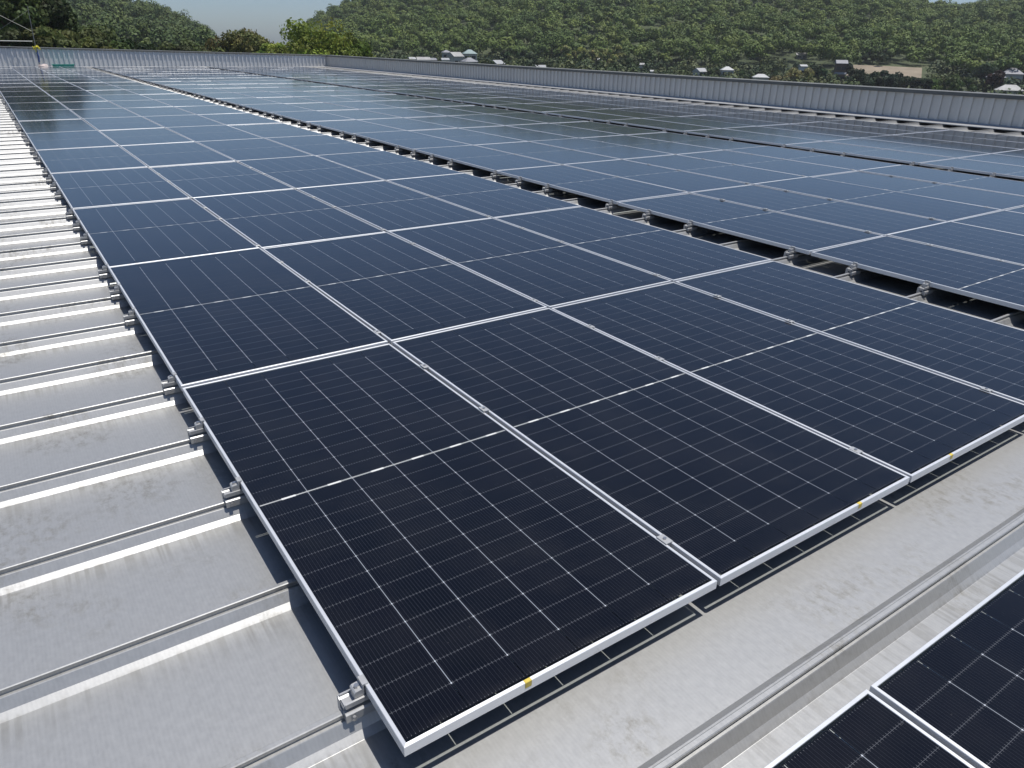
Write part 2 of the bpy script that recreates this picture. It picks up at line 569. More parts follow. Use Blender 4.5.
for b in range(3):
    for r in range(NROWS):
        for c in range(BLOCK_N[b]):
            x = BLOCK_X[b] + c * STEP_X; y = r * STEP_Y
            if not near_view(x, y): continue
            if b == 0 and r == 0:
                lab = ['big dark solar panel nearest the camera, its front left corner free over the roof',
                       'dark solar panel in the front row, second from the left edge, yellow sticker on frame',
                       'dark solar panel in the front row, third from the left edge, yellow sticker on frame',
                       'dark solar panel in the front row cut off by the photo edge, fourth along'][c]
            elif c == BLOCK_N[b] - 1:
                lab = f'solar panel at the right end of the {ORD[r]} row from front, {BLOCK_NAME[b]} block'
            elif c == 0:
                lab = f'solar panel at the left end of the {ORD[r]} row from front, {BLOCK_NAME[b]} block'
            else:
                lab = f'solar panel in {BLOCK_NAME[b]} block, {ORD[r]} row from front, {ORD[c]} from the left'
            panels[(b, r, c)] = place_panel(x, y, lab, BLOCK_Z[b])
for c in range(2):
    x = c * STEP_X; y = -0.53 - PL
    panels[(3, 0, c)] = place_panel(x, y, ['solar panel at the bottom photo edge, left of the pair across the strip',
                                           'solar panel in the bottom right corner of the photo, across the bare strip'][c])
for c, sx in ((0, 0.377), (1, 0.788), (2, 0.317)):
    b_ = MB()
    b_.add([(sx - .011, -.0006, -.020), (sx + .011, -.0006, -.020), (sx + .011, -.0006, -.0012), (sx - .011, -.0006, -.0012), (sx + .011, .0012, .0006), (sx - .011, .0012, .0006), (sx + .011, .0104, .0006), (sx - .011, .0104, .0006)],
           [(0, 1, 2, 3), (3, 2, 4, 5), (5, 4, 6, 7)])
    s_ = b_.build('sticker', M['sticker'], panels[(0, 0, c)])
    s_['label'] = 'small yellow sticker folded over the front frame'

# ------------------------------------------------------------------ clamps on the seams
def clamp_proto():
    """sits on a seam (origin: panel edge in x, seam centre in y, panel top in z), panel lies on +x"""
    r = empty('roof_clamp')
    q = MB()
    # extruded bracket that grips the seam: profile in (y, z) along x
    q.prism([(-.031, -.092), (-.031, -.066), (-.026, -.062), (-.012, -.062), (-.012, -.070), (.012, -.070), (.012, -.044), (.020, -.040), (.028, -.040), (.031, -.044), (.031, -.090), (.022, -.094), (.012, -.090), (.012, -.078), (-.012, -.078), (-.012, -.092)],
            'x', -0.066, 0.055)
    q.prism([(-.012, -.061), (-.012, -.050), (.0115, -.050), (.0115, -.061)], 'x', -0.064, 0.053)
    q.build('bracket', M['alu'], r)
    q = MB()
    q.prism([(-.024, -.0495), (-.024, -.034), (-.018, -.0335), (-.018, -.044), (.018, -.044), (.018, -.0335), (.024, -.034), (.024, -.0495)], 'x', -0.062, 0.05)
    q.build('rail', M['alu'], r)
    q = MB()
    q.prism([(-.032, -.043), (-.004, -.043), (-.004, -.0015), (.009, .0015), (.009, .0045), (-.008, .0045), (-.008, -.010), (-.028, -.012), (-.032, -.016)], 'y', -0.017, 0.017)
    q.build('end_clamp', M['alu'], r)
    q = MB()
    q.tube([(-.019, 0, -.013), (-.019, 0, -.004)], .0075, 6)
    q.build('bolt', M['steel'], r)
    q = MB()
    q.tube([(-.045, -.0325, -.078), (-.045, -.041, -.078)], .0075, 6)
    q.build('bolt', M['steel'], r)
    return r


def clamp_here(y):
    o = (y % STEP_Y)
    return not (0.55 < o < 1.15)


cproto = clamp_proto()
cused = False
for b in range(3):
    cnt = {}
    for k in range(0, k1 + 1):
        y = SEAM0 + k * PITCH
        if y < 0.1 or y > NROWS * STEP_Y - 0.05 or not clamp_here(y): continue
        row = int(y // STEP_Y)
        q = project((BLOCK_X[b], y, 0))
        if not q or not (-10 < q[0] < 1060 and q[1] < 790): continue
        n = cnt.get(row, 0); cnt[row] = n + 1
        o = cproto if not cused else copy_thing(cproto)
        cused = True
        o.location = (BLOCK_X[b] + random.uniform(-.004, .002), y, BLOCK_Z[b] * .5)
        tag(o, f'silver seam clamp at left side of {BLOCK_NAME[b]} block, {ORD[row]} panel row, {ORD[n]} rib', 'clamp', 'clamps gripping the roof seams')

mp = empty('mid_clamp')
q = MB()
q.cbox((-.017, -.025, .0012), (.017, .025, .0042), .001)
q.box((-.0075, -.024, -.03), (.0075, .024, .0012))
q.build('plate', M['alu'], mp)
q = MB(); q.tube([(0, 0, .0042), (0, 0, .009)], .007, 6); q.build('bolt', M['steel'], mp)
mused = False
for b in range(2):
    for c in range(1, BLOCK_N[b]):
        cnt = {}
        for k in range(0, 18):
            y = SEAM0 + k * PITCH
            if not clamp_here(y): continue
            row = int(y // STEP_Y)
            q = project((BLOCK_X[b] + c * STEP_X, y, 0))
            if row > 3 or not q or not (-10 < q[0] < 1034 and q[1] < 780): continue
            n = cnt.get(row, 0); cnt[row] = n + 1
            o = mp if not mused else copy_thing(mp)
            mused = True
            o.location = (BLOCK_X[b] + c * STEP_X - 0.01, y, BLOCK_Z[b] + 0.0006)
            tag(o, f'tiny clamp, {BLOCK_NAME[b]} block, {ORD[c]} panel gap from left, {ORD[row]} row, {ORD[n]} from front', 'clamp', 'clamps between neighbouring panels')

# ------------------------------------------------------------------ things at the far wall
t = tag(empty('safety_pole', (2.59, 50.72, ZP)), 'thin leaning grey pole with a yellow ribbon against the far parapet', 'pole')
q = MB(); q.tube([(0.0, 0, 0), (0.03, 0, 1.5), (0.09, 0, 3.15)], [.024, .022, .016], 8); q.build('shaft', M['pole'], t)
q = MB()
for a in range(7):
    an = a * 0.9
    q.tube([(0.03, -.03, 1.12), (0.03 + .13 * math.cos(an), -.05 + .05 * math.sin(an), 1.12 + .09 * math.sin(an * 1.7)), (0.03 + .2 * math.cos(an), -.06, 1.0 + .17 * math.sin(an * 2.3))], [.035, .03, .015], 5)
q.build('ribbon', M['ribbon'], t)
q = MB(); q.tube([(0.02, -.03, 0.35), (0.06, -.05, 0.65), (0.03, -.03, 0.95)], .045, 6); q.build('rope_coil', M['blue'], t)

t = tag(empty('ballast_sack', (2.76, 50.4, -0.10)), 'pinkish sack lying at the foot of the leaning pole', 'sack')
bm = bmesh.new(); bmesh.ops.create_icosphere(bm, subdivisions=3, radius=1)
for v in bm.verts:
    n = 1 + .12 * math.sin(v.co.x * 5 + v.co.y * 3) + .08 * math.sin(v.co.z * 7 + v.co.x * 4)
    v.co = Vector((v.co.x * .26 * n, v.co.y * .18 * n, max(v.co.z, -.55) * .13 * n + .08))
me = bpy.data.meshes.new('cloth'); bm.to_mesh(me); bm.free(); me.materials.append(M['sack'])
me.polygons.foreach_set('use_smooth', [True] * len(me.polygons))
o = bpy.data.objects.new('cloth', me); C.objects.link(o); o.parent = t

t = tag(empty('tool_crate', (3.73, 50.4, ZP)), 'green plastic crate standing before the far parapet', 'crate')
q = MB()
q.prism([(-.5, 0), (.5, 0), (.53, .24), (.49, .24), (.46, .03), (-.46, .03), (-.49, .24), (-.53, .24)], 'y', -.2, .2)
q.box((-.5, -.222, 0), (.5, -.202, .235)); q.box((-.5, .202, 0), (.5, .222, .235))
q.build('body', M['green'], t)
q = MB(); q.box((-.55, -.24, .236), (-.49, .24, .26)); q.box((.49, -.24, .236), (.55, .24, .26)); q.box((-.488, -.24, .236), (.488, -.204, .26)); q.build('rim', M['green'], t)

t = tag(empty('guard_rail', (-3.16, 51.4, 0.62)), 'slim steel guard rail above the far parapet, ending at the pole', 'rail')
q = MB(); q.tube([(-5, 0, .66), (5.72, 0, .64)], .026, 6); q.build('top_rail', M['rail'], t)
for px in (-4.6, -1.8, 1.0, 3.8):
    q = MB(); q.tube([(px, 0, -.4), (px, 0, .625)], .025, 6); q.build('post', M['rail'], t)
q = MB(); q.tube([(-5.9, 50.8, 4.45), (-1.9, 50.77, 3.6), (1.2, 50.74, 2.57), (2.57, 50.72, 1.79)], .015, 6)
tag(q.build('stay_cable', M['cable']), 'pale cable sloping down from the left to the leaning pole', 'cable')
q = MB(); q.tube([(2.66, 50.74, 2.8), (1.3, 50.8, 1.93), (-2.5, 51.15, -0.05)], .009, 6)
tag(q.build('stay_wire', M['pole']), 'thin dark wire running down left from the top of the pole', 'wire')


# ------------------------------------------------------------------ terrain
def dirpx(px, py):
    a = (px - 512) / FPX; b = (py - 384) / FPX
    return RIGHT * a + DOWN * b + FWD


def horizon(px):
    a = (px - 512) / FPX
    return 384 - FPX * (RIGHT.z * a + FWD.z) / DOWN.z


def azim(px):
    d = dirpx(px, horizon(px)); return math.atan2(d.x, d.y)


def elev(px, py):
    d = dirpx(px, py); return d.z / math.hypot(d.x, d.y)


def at(px, d):
    a = azim(px); return CAM.x + d * math.sin(a), CAM.y + d * math.cos(a)


RM = [(225, 84), (262, 62), (300, 42), (322, 27), (345, 14), (375, 0), (420, -18), (520, -40), (650, -52), (780, -34), (880, -6), (905, 7), (925, 14), (945, 16), (965, 14), (990, 11), (1024, 4), (1120, -20), (1300, -30), (1500, 40)]
RL = [(-900, -20), (-400, -60), (-60, -26), (60, -9), (105, 4), (140, 14), (175, 28), (200, 41), (222, 55), (240, 68), (262, 88)]
AM = np.array([azim(p[0]) for p in RM]); EM = np.array([elev(*p) for p in RM])
AL = np.array([azim(p[0]) for p in RL]); EL = np.array([elev(*p) for p in RL])
DM0, DM1, DL0, DL1 = 335.0, 660.0, 250.0, 520.0


def sst(t):
    t = np.clip(t, 0, 1); return t * t * (3 - 2 * t)


def ground_z(x, y):
    dx = np.asarray(x) - CAM.x; dy = np.asarray(y) - CAM.y
    d = np.hypot(dx, dy); a = np.arctan2(dx, dy)
    lv = np.interp(a, [azim(380), azim(600), azim(760), azim(1024)], [-7.0, -8.5, -11.5, -12.5])
    z = -13.0 + (lv + 13.0) * sst((d - 90) / 170.0) + (-6.5 - lv) * sst((d - 285) / 90.0)
    em = np.interp(a, AM, EM, left=-.05, right=-.05); el = np.interp(a, AL, EL, left=-.05, right=-.05)
    tm = (d - DM0) / (DM1 - DM0); tl = (d - DL0) / (DL1 - DL0)
    hm = CAM.z + em * DM1 + 6.0; hl = CAM.z + el * DL1 + 6.0
    bump = 3.0 * np.sin(x * .021 + 1.3) * np.cos(y * .017) + 2.0 * np.sin(x * .05 + y * .043)
    pm = np.where(tm < 1, np.clip(tm, 0, 1) ** 1.15, np.clip(1 - (tm - 1) * .9, 0, 1))
    pl = np.where(tl < 1, np.clip(tl, 0, 1) ** 1.1, np.clip(1 - (tl - 1) * .9, 0, 1))
    am = np.maximum(hm, 0) * pm; al = np.maximum(hl, 0) * pl
    h = np.maximum(am, al)
    return z + h + bump * np.clip(h / 25.0, 0, 1)


na, nd = 220, 110
aa = np.linspace(-math.pi, math.pi, na)
aa = np.sort(np.concatenate([aa, np.linspace(AL[0] * .4, AM[-1], 160)]))
dd = np.concatenate([np.linspace(25, 720, 140), np.linspace(740, 1500, 20)])
A, D = np.meshgrid(aa, dd, indexing='ij')
X = CAM.x + D * np.sin(A); Y = CAM.y + D * np.cos(A); Z = ground_z(X, Y)
n1, n2 = A.shape
verts = np.stack([X, Y, Z], -1).reshape(-1, 3)
I = np.arange(n1 * n2).reshape(n1, n2)
quads = np.stack([I[:-1, :-1], I[:-1, 1:], I[1:, 1:], I[1:, :-1]], -1).reshape(-1, 4)


def np_mesh(name, verts, quads, mat, tint=None, smooth=False):
    me = bpy.data.meshes.new(name)
    me.vertices.add(len(verts)); me.vertices.foreach_set('co', verts.astype(np.float32).ravel())
    me.loops.add(quads.size); me.loops.foreach_set('vertex_index', quads.astype(np.int32).ravel())
    me.polygons.add(len(quads)); me.polygons.foreach_set('loop_start', (np.arange(len(quads)) * quads.shape[1]).astype(np.int32))
    if smooth: me.polygons.foreach_set('use_smooth', np.ones(len(quads), bool))
    me.materials.append(mat)
    if tint is not None:
        a = me.color_attributes.new('tint', 'FLOAT_COLOR', 'POINT')
        c = np.ones((len(verts), 4), np.float32); c[:, :3] = tint
        a.data.foreach_set('color', c.ravel())
    me.update(); me.validate()
    o = bpy.data.objects.new(name, me); C.objects.link(o)
    return o


tg = NT('grassy_ground')
og = tg.obj()
cg = tg.ramp(tg.noise(og, .03, 6, .6), [(0.35, (.035, .05, .018)), (0.55, (.06, .075, .03)), (0.75, (.11, .10, .055))])
tg.set(Base_Color=cg, Roughness=.95)
ter = np_mesh('ground', verts, quads, tg.m, smooth=True)
tag(ter, 'green valley floor and hillsides behind the roof', 'terrain', kind='structure')
cap = MB()
a_ = np.linspace(0, 2 * math.pi, 48, endpoint=False)
cap.add([(CAM.x + 25.2 * math.cos(t), CAM.y + 25.2 * math.sin(t), -13.0) for t in a_], [tuple(range(48))])
tag(cap.build('yard', tg.m), 'ground beside the building', 'terrain', kind='structure')


# ------------------------------------------------------------------ foliage
def leaf_quads(centers, normals, size, jit=.5):
    """one irregular quad per centre"""
    n = len(centers)
    nr = normals + rng.normal(0, jit, (n, 3)); nr /= np.linalg.norm(nr, axis=1)[:, None] + 1e-9
    up = rng.normal(0, 1, (n, 3))
    u = np.cross(nr, up); u /= np.linalg.norm(u, axis=1)[:, None] + 1e-9
    v = np.cross(nr, u)
    s = (size * rng.uniform(.6, 1.25, n))[:, None]
    e = rng.uniform(.55, 1.0, n)[:, None]
    P = np.stack([centers - u * s - v * s * e * .4, centers + u * s * .2 - v * s * e, centers + u * s + v * s * e * .3, centers - u * s * .3 + v * s * e], 1)
    return P.reshape(-1, 3)


def sphere_dirs(n, zmin=-1.0):
    z = rng.uniform(zmin, 1, n); t = rng.uniform(0, 2 * math.pi, n); r = np.sqrt(1 - z * z)
    return np.stack([r * np.cos(t), r * np.sin(t), z], 1)


def crown_points(rx, rz, nclump, nleaf, zmin=-.55, flat=1.0):
    """clumps spread through an ellipsoid, leaves on each clump"""
    cdirs = sphere_dirs(nclump, zmin)
    cr = rng.uniform(.35, .86, nclump)[:, None] * rng.uniform(.85, 1.12, (nclump, 1))
    cc = cdirs * cr * np.array([rx, rx, rz])
    rad = rng.uniform(.22, .40, nclump) * min(rx, rz * 1.1)
    idx = np.repeat(np.arange(nclump), nleaf)
    ld = sphere_dirs(len(idx), -.6)
    rr = rng.uniform(.72, 1.08, len(idx))[:, None]
    P = cc[idx] + ld * rr * rad[idx][:, None] * np.array([1, 1, .8])
    return P, ld, idx


def tree(name, label, cat, px, d, top_py, width_px, tint, leaf=.32, nclump=34, nleaf=110, group=None, base_z=None, shape=1.0, zmin=-.55, trunk_frac=.3):
    x, y = at(px, d)
    gz = float(ground_z(x, y)) if base_z is None else base_z
    top = CAM.z + elev(px, top_py) * d
    H = max(top - gz, 2.0)
    rx = width_px / FPX * d / 2 * 1.03      # oblique factor near 1
    rz = min(rx * shape, H * (1 - trunk_frac) / 1.6) if shape > 0 else H * .48
    cz = H - rz * 1.02
    root = tag(empty(name, (x, y, gz), random.uniform(0, 6.28)), label, cat, group)
    P, nrm, idx = crown_points(rx, rz, nclump, nleaf, zmin)
    P[:, 2] += cz
    v = leaf_quads(P, nrm, np.full(len(P), leaf))
    ct = np.array(tint) * rng.uniform(.68, 1.3, (nclump, 1)) * (1 + rng.normal(0, .08, (nclump, 3)))
    tt = np.repeat(ct[idx] * rng.uniform(.8, 1.2, (len(idx), 1)), 4, axis=0)
    o = np_mesh('crown', v, np.arange(len(v)).reshape(-1, 4), M['leaf'], np.clip(tt, .004, .5))
    o.parent = root
    q = MB()
    rt = max(.12, H * .018)
    q.tube([(0, 0, -.5), (.1, .05, H * .25), (0, .1, cz)], [rt * 1.3, rt, rt * .5], 8)
    for k in range(5):
        t_ = 2 * math.pi * k / 5 + .3
        q.tube([(0.05, .05, H * (.22 + .04 * k)), (rx * .35 * math.cos(t_), rx * .35 * math.sin(t_), cz - rz * .1), (rx * .6 * math.cos(t_), rx * .6 * math.sin(t_), cz + rz * .25)], [rt * .55, rt * .35, rt * .1], 6)
    q.build('trunk', M['bark'], root)
    return root


G_BRIGHT = (.155, .205, .03); G_MID = (.08, .11, .025); G_DARK = (.065, .09, .026); G_OLIVE = (.135, .14, .04); G_BLUE = (.035, .052, .028)
LG = 'trees beyond the far parapet'
for (lab, px, d, top, wd, tint, lf, shp) in [
    ('bright yellow-green broad tree over the corner of the parapets', 305, 108, 19, 94, G_BRIGHT, .30, .95),
    ('lower leafy tree spilling right from the bright tree, behind the right parapet', 345, 112, 34, 50, (.12, .16, .03), .3, .8),
    ('small yellowish shrub between the bright tree and the darker round tree', 270, 106, 44, 34, (.18, .22, .04), .28, .7),
    ('darker olive round tree left of the bright tree', 243, 125, 27, 54, G_OLIVE, .32, .8),
    ('low pale bush in the dip between the left hill and the olive tree', 212, 132, 45, 36, (.08, .095, .035), .3, .6),
    ('tall dark tree at the left edge of the photo, above the pole', 4, 88, -36, 60, G_DARK, .34, 1.1),
    ('big dark tree just right of the pole, top cut by the photo edge', 44, 92, -20, 50, (.038, .055, .018), .34, 1.0),
    ('dark tree further right of the pole, sloping toward the hill', 92, 98, 24, 52, G_DARK, .34, .9),
    ('dark rounded tree low on the parapet, where the left hill begins', 130, 104, 35, 42, (.026, .042, .014), .34, .8),
    ('light green shrub right behind the pole ribbon', 50, 78, 27, 40, (.085, .10, .028), .28, .8),
    ('light green shrub on the parapet between two dark trees', 84, 82, 37, 44, (.09, .10, .03), .28, .7),
    ('dim green shrub at the left edge behind the guard rail', 6, 80, 26, 44, (.05, .07, .02), .3, .8),
    ('mid green bush on the parapet below the left hill ridge', 178, 126, 39, 44, (.07, .085, .028), .3, .7),
]:
    tree('broadleaf_tree' if 'tree' in lab else 'shrub', lab, 'tree' if 'tree' in lab else 'shrub', px, d, top, wd, tuple(v * 1.15 for v in tint), .2, 60 if wd > 45 else 40, 260 if wd > 60 else 210, LG, shape=shp)

# village trees
VG = 'trees among the village houses'
VTREES = []
for (nm, lab, px, d, top, wd, tint, shp) in [
    ('conifer_tree', 'dark slim upright tree beside the brown house', 850, 330, 55, 11, (.022, .036, .016), 2.2),
    ('broadleaf_tree', 'dark round tree before the brown field, left of two', 866, 292, 69, 24, (.026, .04, .018), .85),
    ('broadleaf_tree', 'dark round tree before the brown field, with a lighter top', 880, 300, 68, 22, (.04, .058, .02), .9),
    ('broadleaf_tree', 'single dark rounded tree at the middle of the brown field', 896, 300, 70, 20, (.024, .038, .02), .9),
    ('broadleaf_tree', 'low hedge-like tree at the right end of the brown field', 913, 310, 76, 26, (.035, .05, .022), .5),
    ('broadleaf_tree', 'dark bushy tree under the spreading tree, right of the field', 930, 300, 75, 24, (.024, .036, .018), .8),
    ('broadleaf_tree', 'wide low yellow-green spreading tree above the parked cars', 955, 300, 74, 48, (.075, .105, .03), .38),
    ('bamboo_clump', 'pale yellowish feathery clump above the right parapet', 800, 290, 66, 42, (.2, .185, .08), .7),
    ('broadleaf_tree', 'mid green bush left of the pale feathery clump', 778, 300, 72, 20, (.055, .075, .028), .7),
    ('broadleaf_tree', 'green tree between the feathery clump and brown house', 822, 305, 66, 20, (.035, .055, .022), .8),
    ('broadleaf_tree', 'large round tree over the left end of the brown field', 875, 372, 48, 44, (.045, .065, .026), .8),
    ('broadleaf_tree', 'round bushy tree just above the parapet, near the pale narrow building', 632, 300, 58, 24, (.05, .072, .026), .9),
    ('broadleaf_tree', 'dark tree right of the white gabled house by the bamboo', 526, 300, 50, 22, (.028, .044, .018), 1.1),
    ('broadleaf_tree', 'low green bush between the two nearest village houses on the left', 486, 290, 58, 20, (.06, .08, .028), .6),
    ('broadleaf_tree', 'reddish brown leaved tree between the houses at the right edge', 1004, 310, 70, 14, (.05, .03, .022), .9),
    ('broadleaf_tree', 'green rounded tree at the right edge above the house roofs', 1016, 345, 55, 32, (.055, .08, .03), .8),
    ('broadleaf_tree', 'dark tree left of the small houses at the right edge', 990, 325, 62, 18, (.03, .048, .022), 1.1),
    ('broadleaf_tree', 'green bush between the two white houses right of center', 716, 300, 68, 18, (.05, .07, .03), .7),
    ('broadleaf_tree', 'green bush right of the white two-tier house', 748, 300, 69, 22, (.055, .075, .03), .6),
    ('broadleaf_tree', 'round green tree right behind the corner of the village, above the gable house', 510, 312, 47, 26, (.04, .06, .024), .9),
]:
    VTREES.append((px, d, top, wd))
    tree(nm, lab, 'bamboo' if 'bamboo' in nm else 'tree', px, d, top, wd, tuple(v * 1.25 for v in tint), .4, 26, 110, VG, shape=shp, trunk_frac=.12, zmin=-.8)
for i in range(9):
    px = 566 + i * 6.6
    VTREES.append((px, 318, 45, 13))
    tree('bamboo_culms', ['tall pale bamboo clump with drooping tips, ' + w_ for w_ in ('leftmost of the grove', 'second from the left of the grove', 'third from the left of the grove', 'fourth from the left of the grove', 'middle of the grove', 'fourth from the right of the grove', 'third from the right of the grove', 'second from the right of the grove', 'rightmost of the grove')][i], 'bamboo', px, 318 + 6 * (i % 3), 44 + 3 * math.sin(i * 2.1), 13, (.27, .29, .1), .4, 24, 90, 'bamboo clumps on the hill foot', shape=2.6, trunk_frac=.08, zmin=-.95)


# forest on the hills: far-off wood that reads as one mass
def forest(name, label, amin, amax, d0, d1, which, nl, leaf, seed):
    global rng
    rng = np.random.default_rng(seed)
    st = 6.6
    pts = []
    d = d0
    while d < d1:
        n = int((amax - amin) * d / st)
        a = np.linspace(amin, amax, n) + rng.normal(0, .38 * st / d, n)
        r = d + rng.normal(0, .38 * st, n)
        pts.append(np.stack([a, r], 1)); d += st * .95
    P = np.concatenate(pts)
    x = CAM.x + P[:, 1] * np.sin(P[:, 0]); y = CAM.y + P[:, 1] * np.cos(P[:, 0])
    em = np.interp(P[:, 0], AM, EM, left=-.05, right=-.05); el = np.interp(P[:, 0], AL, EL, left=-.05, right=-.05)
    if which == 'm':
        keep = em * DM1 + CAM.z + 6 > 6
        # the fields round the village
        lo, hi = azim(856), azim(940)
        keep &= ~((P[:, 0] > lo) & (P[:, 0] < hi) & (P[:, 1] < 368))
        lo, hi = azim(760), azim(835)
        keep &= ~((P[:, 0] > lo) & (P[:, 0] < hi) & (P[:, 1] < 352))
    else:
        keep = el * DL1 + CAM.z + 6 > 3
        # hidden behind the main hill
    P, x, y = P[keep], x[keep], y[keep]
    z = ground_z(x, y)
    n = len(x)
    R_ = rng.uniform(3.2, 5.4, n) * np.where(rng.random(n) < .14, 1.45, 1.0) * np.where(rng.random(n) < .25, .72, 1.0)
    Hh = R_ * rng.uniform(.8, 1.3, n)
    lift = rng.uniform(2.0, 6.5, n)
    # kinds of tree
    pal = (np.array([1.75, 1.85, 1.2]) if which == 'm' else np.array([1.25, 1.35, 1.1])) * np.array([(.056, .076, .024), (.066, .086, .028), (.05, .07, .027), (.08, .096, .032), (.062, .08, .03), (.044, .064, .026), (.074, .084, .034)])
    patch = np.sin(x * .018 + 2) * np.cos(y * .015 + 1) + .5 * np.sin(x * .05 - y * .04)
    kind = np.clip((rng.normal(0, 1.5, n) + 2.6 + patch * 1.2), 0, 6).astype(int)
    tint = pal[kind] * rng.uniform(.86, 1.14, (n, 1))
    ncl = 9
    # clumps in each crown
    cd_ = sphere_dirs(n * ncl, -.05).reshape(n, ncl, 3)
    cc = cd_ * rng.uniform(.35, .72, (n, ncl, 1)) * np.stack([R_, R_, Hh], 1)[:, None, :]
    cr = R_[:, None] * rng.uniform(.32, .52, (n, ncl))
    per = nl // ncl
    ld = sphere_dirs(n * ncl * per, -.25).reshape(n, ncl, per, 3)
    pos = np.stack([x, y, z + lift], 1)[:, None, None, :] + cc[:, :, None, :] + ld * cr[:, :, None, None] * rng.uniform(.8, 1.05, (n, ncl, per, 1))
    ctint = tint[:, None, None, :] * rng.uniform(.87, 1.13, (n, ncl, 1, 1)) * rng.uniform(.93, 1.07, (n, ncl, per, 1))
    v = leaf_quads(pos.reshape(-1, 3), ld.reshape(-1, 3), np.full(n * ncl * per, leaf), .1)
    tt = np.repeat(ctint.reshape(-1, 3), 4, axis=0)
    o = np_mesh(name, v, np.arange(len(v)).reshape(-1, 4), M['far_leaf'], np.clip(tt, .004, .4))
    tag(o, label, 'forest', kind='stuff')
    return n


n_m = forest('hill_forest', 'dense broadleaf forest covering the big hill beyond the right parapet', azim(232), azim(1062), DM0 + 2, DM1 + 22, 'm', 495, .4, 11)
n_l = forest('hill_forest', 'dense dark forest covering the hill at the upper left', azim(-40), azim(262), DL0, DL1 + 18, 'l', 450, .4, 12)
print('crowns', n_m, n_l)


# ------------------------------------------------------------------ village
HOUSES = []


def house(label, px, d, top_py, wd_px, wall, roof, kind='hip', rz=0.0, depth=.8, storeys=1, name='house', cat='house', eave=.28, rise=.7):
    HOUSES.append((px, d, top_py, wd_px))
    x, y = at(px, d)
    gz = float(ground_z(x, y)) - .3
    top = CAM.z + elev(px, top_py) * d
    H = max(top - gz, 2.6)
    W = wd_px / FPX * d * .92
    Dp = W * depth
    a = azim(px)
    root = tag(empty(name, (x, y, gz), -a + rz), label, cat, 'houses of the village in the valley')
    rh = min(rise * Dp * .55, H * .42)
    wh = H - rh
    q = MB(); q.box((-W / 2, -Dp / 2, 0), (W / 2, Dp / 2, wh)); q.build('wall', wall, root)
    e = eave
    q = MB()
    X0, X1, Y0, Y1 = -W / 2 - e, W / 2 + e, -Dp / 2 - e, Dp / 2 + e
    zb = wh - .05; zt = wh + rh
    if kind == 'hip':
        r = max(W / 2 - Dp / 2, W * .12)
        v = [(X0, Y0, zb), (X1, Y0, zb), (X1, Y1, zb), (X0, Y1, zb), (X0, Y0, zb + .18), (X1, Y0, zb + .18), (X1, Y1, zb + .18), (X0, Y1, zb + .18), (-r, 0, zt), (r, 0, zt)]
        f = [(0, 3, 2, 1), (0, 1, 5, 4), (1, 2, 6, 5), (2, 3, 7, 6), (3, 0, 4, 7), (4, 5, 9, 8), (5, 6, 9), (6, 7, 8, 9), (7, 4, 8)]
    elif kind == 'gable':
        v = [(X0, Y0, zb), (X1, Y0, zb), (X1, Y1, zb), (X0, Y1, zb), (X0, Y0, zb + .18), (X1, Y0, zb + .18), (X1, Y1, zb + .18), (X0, Y1, zb + .18), (X0, 0, zt), (X1, 0, zt)]
        f = [(0, 3, 2, 1), (0, 1, 5, 4), (2, 3, 7, 6), (1, 2, 6, 9, 5), (3, 0, 4, 8, 7), (4, 5, 9, 8), (6, 7, 8, 9)]
    else:
        v = [(X0, Y0, zb), (X1, Y0, zb), (X1, Y1, zb), (X0, Y1, zb), (X0, Y0, zb + .2), (X1, Y0, zb + .2), (X1, Y1, zt), (X0, Y1, zt)]
        f = [(0, 3, 2, 1), (0, 1, 5, 4), (1, 2, 6, 5), (2, 3, 7, 6), (3, 0, 4, 7), (4, 5, 6, 7)]
    q.add(v, f); q.build('roof', roof, root)
    if storeys == 2:
        q = MB()
        zz = wh * .5
        q.add([(X0, Y0, zz - .1), (X1, Y0, zz - .1), (X1, -Dp / 2 - .02, zz + .5), (X0, -Dp / 2 - .02, zz + .5), (X0, Y0, zz - .25), (X1, Y0, zz - .25), (X1, -Dp / 2 - .02, zz - .25), (X0, -Dp / 2 - .02, zz - .25)],
              [(0, 1, 2, 3), (4, 7, 6, 5), (4, 5, 1, 0), (5, 6, 2, 1), (7, 4, 0, 3)])
        q.build('porch_roof', roof, root)
    for s in range(storeys):
        zc = wh * ((s + .55) / storeys)
        nw = max(2, int(W / 3.2))
        for k in range(nw):
            xc = -W / 2 + W * (k + .5) / nw
            q = MB(); q.box((xc - .75, -Dp / 2 - .06, zc - .55), (xc + .75, -Dp / 2 + .02, zc + .55)); q.build('window', M['glass'], root)
    return root


